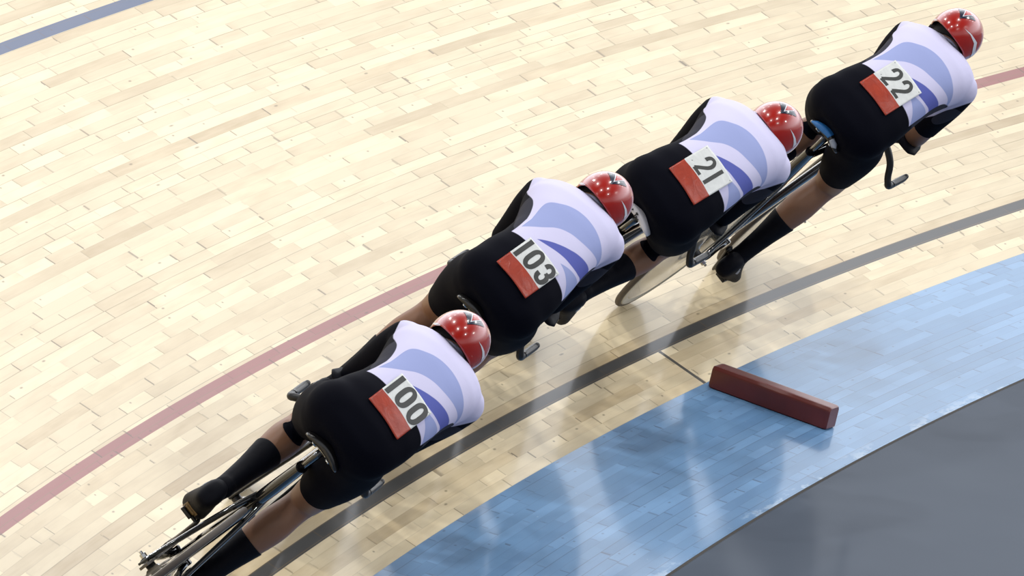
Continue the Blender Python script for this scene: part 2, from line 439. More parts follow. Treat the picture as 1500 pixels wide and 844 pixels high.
WAIST_W = .318

# ------------------------------------------------------------------ the setting
def strip_mesh(name, s0, s1, ns, a0, a1, na, mat, uv=True, thick=.05):
    vs, fs, uvs = [], [], []
    for i in range(na + 1):
        for j in range(ns + 1):
            s, a = s0 + (s1 - s0) * j / ns, a0 + (a1 - a0) * i / na
            vs.append(surf(s, a)); uvs.append((a, s))
    for i in range(na):
        for j in range(ns):
            k = i * (ns + 1) + j
            fs.append((k, k + ns + 1, k + ns + 2, k + 1) if True else None)
    o = link_mesh(name, vs, fs, mat, None, True)
    me = o.data
    l = me.uv_layers.new(name='UVMap')
    for lp in me.loops: l.data[lp.index].uv = uvs[lp.vertex_index]
    if me.polygons[0].normal.z < 0: me.flip_normals()
    sd = o.modifiers.new('thick', 'SOLIDIFY'); sd.thickness = thick; sd.offset = -1; sd.use_rim = False
    o['kind'] = 'structure'
    return o
A0, A1 = -14.0, 24.0
def build_setting():
    strip_mesh('track_surface', 0.0, 6.5, 26, A0, A1, 380, M['wood'])
    strip_mesh('blue_band', -WB, 0.0, 4, A0, A1, 380, M['blue'], thick=.04)
    strip_mesh('trim_joint', -WB - .014, -WB - .0005, 1, A0, A1, 380, M['gap'], thick=.03)
    strip_mesh('floor', -WB - 26.0, -WB - .0145, 40, A0, A1, 380, M['grey'], thick=.05)

def build_block():
    m = frame_at(-.0250, -.0392)
    c, s = math.cos(-.0947), math.sin(-.0947)
    L, W_, H_ = .474, .078, .0814
    rot = Matrix.Rotation(-.0947, 4, 'Z')
    o = empty('foam_block', m @ rot)
    g = Geo(); b = .006
    # a long block with slightly chamfered top and squared base, ends a touch bowed
    secs = []
    xs = [0.0, .004, .012, .1, .24, .38, L - .012, L - .004, L]
    sc = [.90, .97, 1, 1, 1.006, 1, 1, .97, .90]
    rings = []
    prof = [(-1, -1), (1, -1), (1, .72), (.80, 1), (-.80, 1), (-1, .72)]
    for x, k in zip(xs, sc):
        r = []
        for i in range(6):
            p, q = prof[i], prof[(i + 1) % 6]
            for t in (.06, .2, .5, .8, .94):
                r.append(V(x, W_ / 2 + (p[0] + (q[0] - p[0]) * t) * W_ / 2 * k, H_ / 2 + (p[1] + (q[1] - p[1]) * t) * H_ / 2 * k + .0005))
        rings.append(r)
    g.add(rings_to_mesh(rings))
    g.obj('foam_body', M['foam'], o, True, math.radians(40))
    tag(o, 'long red foam marker block lying across the blue band beside the thin cross mark', 'foam block')

# ------------------------------------------------------------------ the bicycle
WR = .335
REAR, FRONT = V(0, -.39, WR), V(0, .59, WR)
BB = V(0, 0, .28)
HORN_X, HORN_Y, HORN_Z = .191, .530, .698
CR = .165
def pedal_pos(side, clock):
    a = 2 * PI * clock / 12
    return BB + V(side * .098, CR * math.sin(a), CR * math.cos(a))

def make_wheel(name, c, root, disc=True):
    g = Geo()
    prof = [(-.030, .004), (-.030, .020), (-.024, .028), (-.014, .10), (-.0105, .25), (-.0095, .312), (.0095, .312), (.0105, .25), (.014, .10), (.024, .028), (.030, .020), (.030, .004)]
    g.add(lathe_x(c, prof))
    w = g.obj(name, M['disc'], root, True, math.radians(35))
    t = Geo(); t.add(torus_x(c, .3235, .0112)); t.obj('tyre', M['tyre'], w)
    r = Geo(); 
    for s in (-1, 1):
        r.add(lathe_x(c, [(s * .0099, .3095), (s * .0109, .3095), (s * .0117, .3145), (s * .0108, .3180), (s * .0098, .3180)]))
    r.obj('rim_strip', M['rimline'], w)
    h = Geo(); h.add(cyl_x(c, .016, .046, 20, .003)); h.obj('hub', M['carbon_matt'], w)
    for s in (-1, 1):
        a = Geo(); a.add(cyl_x(c + V(s * .073, 0, 0), .0105, .0085, 6, .002)); a.add(cyl_x(c + V(s * .072, 0, 0), .005, .018, 12, .001))
        a.obj('axle_nut', M['steel'], w, True, math.radians(30))
    return w

def make_bike(root, clock, saddle_kind, nxt=None):
    cm = M['carbon']
    # frame -------------------------------------------------------------
    f = Geo()
    f.add(tube([BB + V(0, 0, -.01), V(0, -.030, .40), V(0, -.075, .54), V(0, -.135, .70), V(0, -.178, .835)], [.020, .0215, .0215, .022, .019], 18, flat=1.7, sub=5))
    f.add(tube([V(0, -.165, .80), V(0, .1, .805), V(0, .48, .80)], [.014, .014, .016], 16, flat=1.5, sub=4))
    f.add(tube([BB, V(0, .15, .415), V(0, .36, .62), V(0, .492, .755)], [.018, .017, .017, .016], 16, flat=1.9, sub=4))
    f.add(tube([V(0, .472, .845), V(0, .522, .70)], [.018, .019], 18, flat=1.3))
    f.add(cyl_x(BB, .024, .036, 24, .003))
    for s in (-1, 1):
        f.add(tube([BB + V(s * .028, -.015, 0), V(s * .036, -.12, .287), V(s * .056, -.28, .315), V(s * .060, -.405, .333)], [.010, .0095, .0085, .008], 12, flat=1.9, sub=4))
        f.add(tube([V(s * .012, -.105, .655), V(s * .030, -.20, .57), V(s * .048, -.31, .43), V(s * .060, -.40, .338)], [.010, .0095, .0085, .008], 12, flat=1.7, sub=4))
        f.add(box(REAR + V(s * .060, -.012, 0), (.004, .028, .017), bev=.003))
    fr = f.obj('frame', cm, root, True, math.radians(50))
    # fork
    k = Geo()
    k.add(tube([V(-.036, .532, .690), V(0, .528, .708), V(.036, .532, .690)], .016, 14, ref=(0, 1, 0), sub=4))
    for s in (-1, 1):
        k.add(tube([V(s * .036, .530, .70), V(s * .040, .545, .60), V(s * .047, .572, .45), V(s * .052, .59, WR - .012)], [.011, .011, .0095, .0085], 12, flat=2.3, sub=4))
    k.obj('fork', cm, root, True, math.radians(50))
    # seatpost + clamp
    sp = Geo(); sp.add(tube([V(0, -.172, .81), V(0, -.192, .90), V(0, -.203, .938)], [.0125, .0125, .013], 16, flat=1.9))
    p = sp.obj('seatpost', cm, root)
    c = Geo(); c.add(cyl_x(V(0, -.206, .938), .012, .026, 18, .003)); c.add(cyl_x(V(.0, -.228, .934), .006, .02, 12, .001)); c.obj('clamp', M['steel'], p)
    # saddle
    secs = []
    for (y, hw, z, h) in ((-.283, .048, .962, .006), (-.279, .066, .961, .012), (-.262, .074, .960, .017), (-.225, .073, .960, .019), (-.18, .052, .961, .019),
                          (-.13, .032, .963, .018), (-.06, .022, .962, .017), (.00, .019, .958, .015), (.018, .014, .954, .010)):
        secs.append((V(0, y, z), V(hw, 0, 0), V(0, .12 * h, h)))
    g = Geo(); vf = loft(secs, 32, 2.4)
    vv = []
    for q in vf[0]:
        q = np.array(q); q[2] -= 3.6 * q[0] ** 2; vv.append(q)      # wings droop
    g.add((vv, vf[1])); g_sad = (vv, vf[1])
    sd = g.obj('saddle', M['saddle_black' if saddle_kind == 'blue' else 'saddle_' + saddle_kind], root)
    g = Geo()
    for s in (-1, 1):
        g.add(tube([V(s * .038, -.262, .938), V(s * .026, -.235, .930), V(s * .022, -.18, .930), V(s * .016, -.08, .938), V(s * .010, -.02, .950)], .0038, 10, sub=4))
    g.obj('saddle_rail', M['steel'], sd)
    if saddle_kind == 'white':
        g = Geo()
        for (x0, z0, x1, z1) in ((-.012, .966, -.002, .966), (-.007, .966, -.007, .952), (-.002, .958, .006, .950), (.006, .950, .012, .956), (-.030, .963, -.026, .960)):
            a = V(x0, -.2885, z0 - .003); b = V(x1, -.2885, z1 - .003); d = nrm(b - a); q = np.cross(d, V(0, 1, 0)) * .0018
            off = [V(0, 0, 0), V(0, .006, 0)]
            vs = [a - q, b - q, b + q, a + q]; vs = vs + [v + V(0, .007, 0) for v in vs]
            g.add((vs, [(0, 1, 2, 3), (7, 6, 5, 4), (0, 4, 5, 1), (1, 5, 6, 2), (2, 6, 7, 3), (3, 7, 4, 0)]))
        g.obj('saddle_logo', M['ink'], sd, False)
    if saddle_kind == 'blue':
        bvs = BVHTree.FromPolygons([tuple(map(float, q)) for q in g_sad[0]], g_sad[1])
        def patch(name, outline, mat):                  # covering stitched on the back and top of the saddle
            bm = bmesh.new(); bm.faces.new([bm.verts.new((x, y, 0)) for x, y in outline])
            bmesh.ops.triangulate(bm, faces=bm.faces[:])
            for it in range(4):
                ln_ = [e for e in bm.edges if e.calc_length() > .006]
                if not ln_: break
                bmesh.ops.subdivide_edges(bm, edges=ln_, cuts=1)
                bmesh.ops.triangulate(bm, faces=[f for f in bm.faces if len(f.verts) > 3])
            fr_, up_ = nrm(V(0, -.8, .6)), nrm(V(0, .6, .8)); pv = []
            bm.verts.index_update()
            for v in bm.verts:
                o3 = V(v.co.x, -.27, .965) + up_ * v.co.y + fr_ * .3
                hit, nn, _, _ = bvs.ray_cast(Vector(o3), Vector(-fr_))
                if hit is None: hit, nn, _, _ = bvs.find_nearest(Vector(o3 - fr_ * .3))
                if nn.dot(Vector(fr_)) < 0: nn = -nn
                pv.append(np.array(hit) + np.array(nn) * .0016)
            fs = [tuple(v.index for v in f.verts) for f in bm.faces]; bm.free()
            o_ = link_mesh(name, pv, fs, mat, sd)
            q_ = o_.modifiers.new('t', 'SOLIDIFY'); q_.thickness = .0015; q_.offset = 0
        patch('saddle_cover', [(-.070, -.022), (-.055, -.004), (-.030, .010), (.006, .018), (.012, .052), (.022, .052), (.020, .014), (.016, -.014), (-.010, -.016), (-.040, -.020)], M['saddle_blue'])
        patch('saddle_cover', [(.026, -.016), (.030, .002), (.052, .000), (.062, -.014), (.050, -.022)], M['badge_grey'])
    # wheels
    make_wheel('rear_wheel', REAR, root)
    make_wheel('front_wheel', FRONT, root)
    # bars
    h = Geo()
    P = []
    for s in (-1, 1):
        h.add(tube([V(0, .50, .800), V(s * .07, .515, .797), V(s * .13, .525, .765), V(s * .165, .528, .722), V(s * .182, .530, HORN_Z + .008), V(s * .190, .540, HORN_Z - .001), V(s * HORN_X, .58, HORN_Z), V(s * HORN_X, HORN_Y + .125, HORN_Z + .012), V(s * HORN_X, HORN_Y + .142, HORN_Z + .022)],
                   [.014, .014, .013, .0125, .013, .0135, .0130, .0125, .010], 14, ref=(0, 1, 0), flat=1.0, sub=5, dome=True))
    h.add(tube([V(0, .468, .855), V(0, .50, .805), V(0, .53, .80)], [.021, .020, .016], 16, sub=3))
    h.obj('base_bar', M['carbon_matt'], root)
    e = Geo()
    for s in (-1, 1):
        e.add(tube([V(s * .045, .46, .885), V(s * .045, .60, .890), V(s * .046, .685, .905), V(s * .047, .728, .95), V(s * .048, .738, 1.035)], .0112, 14, ref=(1, 0, 0), sub=5, dome=True))
    ex = e.obj('aero_bar', M['carbon_matt'], root)
    for s in (-1, 1):
        q = Geo()
        q.add(loft([(V(s * .128, .40, .893), V(.040, 0, 0), V(0, 0, .008)), (V(s * .128, .44, .890), V(.052, 0, 0), V(0, 0, .010)), (V(s * .120, .51, .891), V(.048, 0, 0), V(0, 0, .010)), (V(s * .116, .545, .895), V(.036, 0, 0), V(0, 0, .008))], 20, 2.6))
        q.add(tube([V(s * .122, .475, .885), V(s * .09, .49, .85), V(s * .06, .53, .80)], .010, 12, sub=3))
        q.add(tube([V(s * .125, .48, .887), V(s * .045, .48, .885)], .008, 10))
        q.obj('elbow_pad', M['overshoe'], ex)
    # drivetrain on the left side
    X = -.046
    ch = Geo()
    ring = [(-.0020, .068), (-.0020, .098)]
    pts = []
    nt = 48
    rings = []
    for i in range(nt * 2):
        a = PI * i / nt; r1 = .1005 if i % 2 == 0 else .0955
        d = V(0, math.cos(a), math.sin(a))
        rings.append([BB + V(X - .002, 0, 0) + d * .080, BB + V(X + .002, 0, 0) + d * .080, BB + V(X + .002, 0, 0) + d * r1, BB + V(X - .002, 0, 0) + d * r1])
    ch.add(rings_to_mesh(rings, closed=True))
    for i in range(5):
        a = 2 * PI * i / 5 + .3; d = V(0, math.cos(a), math.sin(a))
        ch.add(tube([BB + V(X - .004, 0, 0), BB + V(X - .004, 0, 0) + d * .088], [.013, .008], 10, flat=.45))
    ch.obj('chainring', M['carbon_matt'], root, False)
    sg = Geo(); rings = []
    for i in range(30):
        a = 2 * PI * i / 30; r1 = .0300 if i % 2 == 0 else .0265; d = V(0, math.cos(a), math.sin(a))
        rings.append([REAR + V(X - .002, 0, 0) + d * .012, REAR + V(X + .002, 0, 0) + d * .012, REAR + V(X + .002, 0, 0) + d * r1, REAR + V(X - .002, 0, 0) + d * r1])
    sg.add(rings_to_mesh(rings, closed=True)); sg.obj('sprocket', M['chain'], root, False)
    cg = Geo()
    path = []
    D_ = REAR - BB; dist = np.linalg.norm(D_); base = math.atan2(D_[2], D_[1]); al = math.acos((.099 - .030) / dist)
    for i in range(25):
        a = base + al + (2 * PI - 2 * al) * i / 24; path.append(BB + .099 * V(0, math.cos(a), math.sin(a)))
    for i in range(9):
        a = base - al + 2 * al * i / 8; path.append(REAR + .030 * V(0, math.cos(a), math.sin(a)))
    rings = []
    N = len(path)
    for i in range(N):
        t = nrm(path[(i + 1) % N] - path[i - 1]); nn = V(0, -t[2], t[1])
        rings.append([path[i] + V(X + sx * .0042, 0, 0) + nn * sz * .0042 for sx, sz in ((-1, -1), (1, -1), (1, 1), (-1, 1))])
    cg.add(rings_to_mesh(rings, closed=True)); cg.obj('chain', M['chain'], root, False)
    for s, cl in ((-1, clock), (1, clock + 6)):
        pp = pedal_pos(s, cl)
        q = Geo()
        a = BB + V(s * .052, 0, 0); b = V(s * .056, pp[1], pp[2])
        q.add(tube([a - .012 * nrm(b - a), a, b, b + .012 * nrm(b - a)], [.010, .017, .012, .008], 14, ref=(1, 0, 0), flat=1.5)) if False else q.add(tube([a - .014 * nrm(b - a), a, (a + b) / 2, b, b + .012 * nrm(b - a)], [.006, .0085, .0075, .0072, .005], 14, ref=(1, 0, 0), flat=2.0))
        q.add(cyl_x(V(s * .053, BB[1], BB[2]), .012, .010, 16, .002))
        cr = q.obj('crank_arm', M['carbon_matt'], root)
        t = Geo()
        t.add(cyl_x(V(s * .078, pp[1], pp[2]), .006, .026, 14, .001))
        t.add(box(pp + V(0, .0, 0), (.021, .024, .006), bev=.003))
        t.obj('pedal', M['carbon_matt'], cr, True, math.radians(40))

# ------------------------------------------------------------------ the rider
def ik(hip, ank, l1, l2, pref):
    d = ank - hip; L = np.linalg.norm(d); L = min(L, (l1 + l2) * .999); u = nrm(d)
    ank = hip + u * L
    a = (l1 * l1 - l2 * l2 + L * L) / (2 * L); h = math.sqrt(max(l1 * l1 - a * a, 0))
    p = pref - u * (pref @ u)
    return hip + u * a + nrm(p) * h, ank

def finger(pts, r):
    return tube(pts, r, 10, ref=(.3, .2, .9), sub=3, dome=True)

def make_rider(root, P):
    clock = P['clock']
    sway = P.get('sway', 0.0)              # sideways shift of chest
    sec = []
    mid, roll, lift = P.get('mid', 0.0), P.get('roll', 0.0), P.get('lift', 0.0)
    YS = [-.25, -.10, .0, .12, .24, .34]
    def shift(y):                      # sideways offset, roll and lift of the trunk along the spine
        return np.interp(y, YS, [0, .55 * mid, mid, .5 * (mid + sway), sway, sway]), np.interp(y, YS, [0, .12 * roll, .3 * roll, .65 * roll, roll, roll]), np.interp(y, YS, [0, .1 * lift, .3 * lift, .7 * lift, lift, lift])
    def zc(y): return np.interp(y, [-.25, -.1, 0, .15, .3], [1.0, 1.08, 1.13, 1.172, 1.19])
    def S(y, z, a, b, tilt):
        dx, r, dz = shift(y)
        A_ = V(math.cos(r), 0, math.sin(r)); c, t = math.cos(tilt), math.sin(tilt)
        return (V(dx, y, z + dz), a * A_, b * V(-math.sin(r) * c, -t, math.cos(r) * c))
    def place(p):                      # a point of the straight trunk carried along with sway and roll
        dx, r, dz = shift(p[1]); q = p[2] - zc(p[1])
        return V(dx + p[0] * math.cos(r) - q * math.sin(r), p[1], zc(p[1]) + dz + p[0] * math.sin(r) + q * math.cos(r))
    def unplace(co):                   # inverse, for the jersey's own coordinates
        out = co.copy(); y = co[:, 1]
        dx = np.interp(y, YS, [0, .55 * mid, mid, .5 * (mid + sway), sway, sway]); r = np.interp(y, YS, [0, .12 * roll, .3 * roll, .65 * roll, roll, roll]); dz = np.interp(y, YS, [0, .1 * lift, .3 * lift, .7 * lift, lift, lift])
        z0 = np.interp(y, [-.25, -.1, 0, .15, .3], [1.0, 1.08, 1.13, 1.172, 1.19])
        a_, b_ = co[:, 0] - dx, co[:, 2] - dz - z0
        out[:, 0] = a_ * np.cos(r) + b_ * np.sin(r); out[:, 2] = z0 - a_ * np.sin(r) + b_ * np.cos(r)
        return out
    parts = []
    sec = [S(-.265, .985, .080, .055, 1.0), S(-.235, 1.005, .135, .092, .85), S(-.180, 1.035, .160, .118, .72), S(-.11, 1.075, .158, .118, .62),
           S(-.03, 1.115, .146, .108, .50), S(.06, 1.150, .140, .102, .36), S(.15, 1.172, .150, .105, .25), S(.24, 1.188, .165, .104, .18),
           S(.31, 1.193, .170, .096, .12), S(.355, 1.194, .158, .084, .10), S(.385, 1.196, .128, .070, .1), S(.405, 1.198, .085, .055, .1)]
    parts.append(loft(sec, 40, 2.35))
    hips, knees, ankles, feet = {}, {}, {}, {}
    for s, cl in ((-1, clock), (1, clock + 6)):
        pp = pedal_pos(s, cl)
        c = cl % 12
        # heel lifts on the way up, levels off over the top and on the way down
        base = {0: 22, 1.5: 14, 3: 10, 4.5: 16, 6: 26, 7.5: 38, 9: 42, 10.5: 36, 12: 22}
        ks = sorted(base); tilt = math.radians(np.interp(c, ks, [base[q] for q in ks]) + P.get('toe', {}).get(s, 0))
        f = V(0, math.cos(tilt), -math.sin(tilt)); u = V(0, math.sin(tilt), math.cos(tilt))
        ball = pp + u * .030 + V(0, 0, 0)
        ank = ball - f * .120 + u * .078 + V(-s * .006, 0, 0)
        hip = V(s * .080, -.150, 1.010)
        kn, ank = ik(hip, ank, .425, .415, V(s * P.get('knee', {}).get(s, .02), 1, .55))
        hips[s], knees[s], ankles[s], feet[s] = hip, kn, ank, (ball, f, u)
        parts.append(tube([hip + V(-s * .012, -.03, .0), hip + (kn - hip) * .18, hip + (kn - hip) * .45, hip + (kn - hip) * .75, kn + (kn - hip) * .0], [.092, .095, .086, .066, .054], 24, sub=5, dome=True))
        sh = ank - kn
        back = nrm(np.cross(np.cross(sh, V(0, 1, .2)), sh)) * -1      # calf side
        parts.append(tube([kn, kn + sh * .12 + back * .004, kn + sh * .30 + back * .016, kn + sh * .46 + back * .012, kn + sh * .72 + back * .002, kn + sh * .95, ank], [.053, .050, .056, .051, .037, .031, .032], 22, sub=5, dome=True))
        parts.append(ellipsoid(V(s * .062, -.190, 1.035), V(.104, .105, .098)))
        # foot inside the shoe
        parts.append(loft([(ball - f * .165 + u * .012, V(.022, 0, 0), u * .016), (ball - f * .135 + u * .022, V(.028, 0, 0), u * .034), (ball - f * .07 + u * .022, V(.030, 0, 0), u * .034), (ball + u * .008, V(.036, 0, 0), u * .022), (ball + f * .055, V(.032, 0, 0), u * .014), (ball + f * .08, V(.018, 0, 0), u * .008)], 18))
        parts.append(tube([ank + u * .01, ball - f * .125 + u * .03], [.031, .030], 16, dome=True))
    # arms
    arms = {}
    for s in (-1, 1):
        sh = place(V(s * SH_X, SH_Y, SH_Z)); el = V(s * EL[0] + sway * .4, EL[1], EL[2]); wr = V(s * .079, .668, .965)
        arms[s] = (sh, el, wr)
        parts.append(ellipsoid(sh + V(-s * .006, -.004, .0), V(.050, .060, .056)))
        parts.append(tube([sh, sh + (el - sh) * .3, sh + (el - sh) * .7, el], [.050, .052, .045, .041], 20, sub=4, dome=True))
        fa = wr - el
        parts.append(tube([el, el + fa * .25, el + fa * .6, wr], [.041, .044, .036, .027], 20, sub=4, dome=True))
        # hand closed round the extension tip
        d = nrm(V(0, .15, .99)); n_ = nrm(V(0, .99, -.15)); o = V(s, 0, 0); rod = V(s * .0477, .736, .985)
        pc = rod + o * .024 - n_ * .014
        Mx = np.column_stack([o, n_, d])
        parts.append(ellipsoid(pc, V(.015, .042, .040), Mx))
        parts.append(tube([wr, pc - n_ * .02], [.027, .024], 16, dome=True))
        for i, (t, ln, r) in enumerate(((.030, 205, .0088), (.011, 225, .0092), (-.009, 215, .0088), (-.027, 190, .0078))):
            pts = [rod + d * t + .0212 * (math.cos(math.radians(a)) * o + math.sin(math.radians(a)) * n_) for a in np.linspace(5, ln, 6)]
            parts.append(finger(pts, [r, r, r * .98, r * .95, r * .9, r * .85]))
        parts.append(finger([pc - n_ * .012 + d * .030, rod + o * .004 - n_ * .023 + d * .036, rod - o * .014 - n_ * .016 + d * .044, rod - o * .022 + n_ * .002 + d * .046], [.011, .0105, .0095, .0085]))
    # neck and head
    hx = P.get('head_x', 0.0); hy = P.get('head_y', .44); hz = P.get('head_z', 1.262)
    hc = V(hx, hy, hz)
    yawh, pit, rol = P.get('head_yaw', 0.0), P.get('head_pitch', .20), P.get('head_roll', 0.0)
    Rm = np.array(Matrix.Rotation(-yawh, 3, 'Z') @ Matrix.Rotation(-pit, 3, 'X') @ Matrix.Rotation(rol, 3, 'Y'))
    hl = lambda *q: hc + Rm @ V(*q)
    parts.append(tube([V(sway, .355, 1.195 + lift), V(sway + (hx - sway) * .5, .395, 1.22 + lift), hl(0, -.02, -.045)], [.068, .060, .058], 20, sub=4, dome=True))
    parts.append(ellipsoid(hl(0, 0, .0), V(.074, .094, .092), Rm))
    parts.append(ellipsoid(hl(0, .035, -.075), V(.054, .062, .060), Rm))       # jaw
    parts.append(tube([hl(0, .088, -.015), hl(0, .106, -.045), hl(0, .112, -.062), hl(0, .094, -.070)], [.009, .011, .015, .010], 12, sub=3, dome=True))   # nose
    parts.append(tube([hl(-.020, .090, -.098), hl(0, .100, -.096), hl(.020, .090, -.098)], [.005, .008, .005], 10, sub=3, dome=True))
    parts.append(tube([hl(-.020, .088, -.108), hl(0, .097, -.108), hl(.020, .088, -.108)], [.005, .008, .005], 10, sub=3, dome=True))
    parts.append(tube([hl(-.042, .080, .012), hl(0, .094, .010), hl(.042, .080, .012)], [.008, .010, .008], 10, sub=3, dome=True))
    for s in (-1, 1):
        parts.append(ellipsoid(hl(s * .076, -.006, -.03), V(.010, .020, .030), Rm))
    # ---- one continuous skin --------------------------------------------
    g = Geo()
    for q in parts: g.add(q)
    tmp = g.obj('tmp_body', M['skin'])
    rm = tmp.modifiers.new('r', 'REMESH'); rm.mode = 'VOXEL'; rm.voxel_size = .0055; rm.use_smooth_shade = True
    sm = tmp.modifiers.new('s', 'SMOOTH'); sm.factor = .5; sm.iterations = 5
    dg = bpy.context.evaluated_depsgraph_get(); dg.update()
    me = D.meshes.new_from_object(tmp.evaluated_get(dg)); me.name = 'body'
    D.objects.remove(tmp, do_unlink=True)
    n = len(me.vertices); co = np.empty(n * 3); me.vertices.foreach_get('co', co); co = co.reshape(-1, 3)
    no = np.empty(n * 3); me.vertices.foreach_get('normal', no); no = no.reshape(-1, 3)
    faces = [tuple(p.vertices) for p in me.polygons]
    ed = np.empty(len(me.edges) * 2, int); me.edges.foreach_get('vertices', ed); ed = ed.reshape(-1, 2)
    deg = np.bincount(ed.ravel(), minlength=n).astype(float)
    hipw = np.clip((.30 - co[:, 1]) / .12, 0, 1) * np.clip((co[:, 2] - .80) / .12, 0, 1)        # seat, hips and back
    for it in range(70):
        acc = np.zeros((n, 3))
        for k_ in range(3):
            acc[:, k_] = np.bincount(ed[:, 0], co[ed[:, 1], k_], n) + np.bincount(ed[:, 1], co[ed[:, 0], k_], n)
        lam_ = .55 if it % 2 == 0 else -.50
        co = co + (acc / deg[:, None] - co) * (hipw * lam_)[:, None]
    for it in range(14):
        acc = np.zeros((n, 3))
        for k_ in range(3):
            acc[:, k_] = np.bincount(ed[:, 0], co[ed[:, 1], k_], n) + np.bincount(ed[:, 1], co[ed[:, 0], k_], n)
        co = co + (acc / deg[:, None] - co) * (hipw * .6)[:, None]
    me.vertices.foreach_set('co', co.ravel()); me.update()
    me.vertices.foreach_get('normal', no_ := np.empty(n * 3)); no = no_.reshape(-1, 3)
    # smooth torso more than hands and face
    # ---- zones ------------------------------------------------------------
    bones = []       # name, a, b, radius
    tp = [place(V(0, -.22, 1.0)), place(V(0, -.03, 1.11)), place(V(0, .15, 1.17)), place(V(0, .33, 1.19))]
    for i_, r_ in enumerate((.11, .11, .105)): bones.append(('torso', tp[i_], tp[i_ + 1], r_))
    for s in (-1, 1):
        bones.append(('thigh%d' % s, hips[s], knees[s], .078)); bones.append(('shank%d' % s, knees[s], ankles[s], .042))
        b_, f_, u_ = feet[s]; bones.append(('foot%d' % s, b_ - f_ * .15 + u_ * .01, b_ + f_ * .07, .03))
        a, e, w = arms[s]; bones.append(('uarm%d' % s, a, e, .048)); bones.append(('farm%d' % s, e, w, .036)); bones.append(('hand%d' % s, w, V(s * .05, .745, .985), .035))
    bones.append(('neck', V(sway, .345, 1.19 + lift), hl(0, -.02, -.045), .06)); bones.append(('head', hl(0, -.01, -.01), hl(0, .03, -.06), .085))
    dist = np.full((len(bones), n), 9.0); tt = np.zeros((len(bones), n))
    for i, (nm, a, b, r) in enumerate(bones):
        ab = b - a; t = ((co - a) @ ab) / (ab @ ab); tc = np.clip(t, 0, 1)
        dist[i] = np.linalg.norm(co - (a + tc[:, None] * ab), axis=1) - r; tt[i] = t
    who = dist.argmin(0)
    names = np.array([b[0] for b in bones])[who]
    t_own = tt[who, np.arange(n)]
    def field(rules):
        """rules: bone -> ('in',) | ('lo', t0): keep t < t0 | ('hi', t0): keep t > t0;  returns signed metres and slide direction"""
        fv = np.full(n, -1.0); dr = np.zeros((n, 3))
        for i, (nm, a, b, r) in enumerate(bones):
            if nm not in rules: continue
            m = who == i; L = np.linalg.norm(b - a); u = (b - a) / L
            ru = rules[nm]
            if ru[0] == 'in': fv[m] = 1.0
            elif ru[0] == 'lo': fv[m] = (ru[1] - tt[i][m]) * L; dr[m] = u
            else: fv[m] = (tt[i][m] - ru[1]) * L; dr[m] = -u
        return fv, dr
    def shell(name, rules, off, mat, parent, rim=.006):
        fv, dr = field(rules)
        keep = [f for f in faces if max(fv[list(f)]) > 0 and min(fv[list(f)]) > -.02]
        used = sorted({i for f in keep for i in f}); idx = {v: i for i, v in enumerate(used)}
        pos = co[used] + no[used] * off
        sl = np.minimum(fv[used], 0)
        pos = pos + dr[used] * sl[:, None]
        fs = [tuple(idx[i] for i in f) for f in keep]
        # turn the hem in towards the skin
        cnt = {}
        for f in fs:
            for a, b in zip(f, f[1:] + f[:1]): cnt[(a, b)] = cnt.get((a, b), 0) + 1
        bd = [(a, b) for (a, b) in cnt if (b, a) not in cnt]
        nb = {}
        for a, b in bd: nb.setdefault(a, []).append(b); nb.setdefault(b, []).append(a)
        for it in range(14):
            upd = {q: .5 * pos[q] + .5 * np.mean([pos[k_] for k_ in ks], 0) for q, ks in nb.items()}
            for q, v_ in upd.items(): pos[q] = v_
        new = {}; pv = list(pos)
        for a, b in bd:
            for q in (a, b):
                if q not in new:
                    new[q] = len(pv); pv.append(pos[q] - no[used[q]] * rim)
        for a, b in bd: fs.append((b, a, new[a], new[b]))
        return link_mesh(name, pv, fs, mat, parent, True)
    bo = D.objects.new('body', me); COL.objects.link(bo); bo.parent = root
    hem = P.get('hem', .75)
    rules = {'torso': ('in',), 'neck': ('lo', .40)}
    for s in (-1, 1):
        rules['thigh%d' % s] = ('lo', hem); rules['uarm%d' % s] = ('lo', P['cuff']) if 'cuff' in P else ('in',); rules['farm%d' % s] = ('lo', P.get('sleeve', .12)) if 'cuff' not in P else ('lo', -9)
    suit = shell('skinsuit', rules, .0035, M['suit'], root)
    sc_ = np.array([v.co[:] for v in suit.data.vertices]); bodyc = unplace(sc_)
    at = suit.data.attributes.new('cloth', 'FLOAT_VECTOR', 'POINT'); at.data.foreach_set('vector', bodyc.astype(np.float32).ravel())
    for s in (-1, 1):
        shell('sock', {'shank%d' % s: ('hi', P.get('sock', .50)), 'foot%d' % s: ('lo', .30)}, .0035, M['overshoe'], root)
        b_, f_, u_ = feet[s]
        X = V(1, 0, 0); j = -s * .0
        g = Geo()
        g.add(loft([(b_ - f_ * .184 + u_ * .014, X * .016, u_ * .018), (b_ - f_ * .178 + u_ * .022, X * .027, u_ * .040), (b_ - f_ * .155 + u_ * .030, X * .034, u_ * .054), (b_ - f_ * .120 + u_ * .032, X * .037, u_ * .058), (b_ - f_ * .08 + u_ * .024, X * .037, u_ * .048),
                    (b_ - f_ * .03 + u_ * .012, X * .043, u_ * .036), (b_ + f_ * .02 + u_ * .004, X * .046, u_ * .028), (b_ + f_ * .06 + u_ * .001, X * .040, u_ * .022), (b_ + f_ * .088 + u_ * .0, X * .026, u_ * .016), (b_ + f_ * .098, X * .010, u_ * .007)], 26, 2.5))
        so = g.obj('overshoe', M['overshoe'], root)
        c = Geo(); c.add(box(b_ - u_ * .0255 - f_ * .006, (.018, .028, .005), np.column_stack([X, f_, u_]), .003)); c.add(box(b_ - u_ * .0225 - f_ * .005, (.025, .046, .002), np.column_stack([X, f_, u_]), .002))
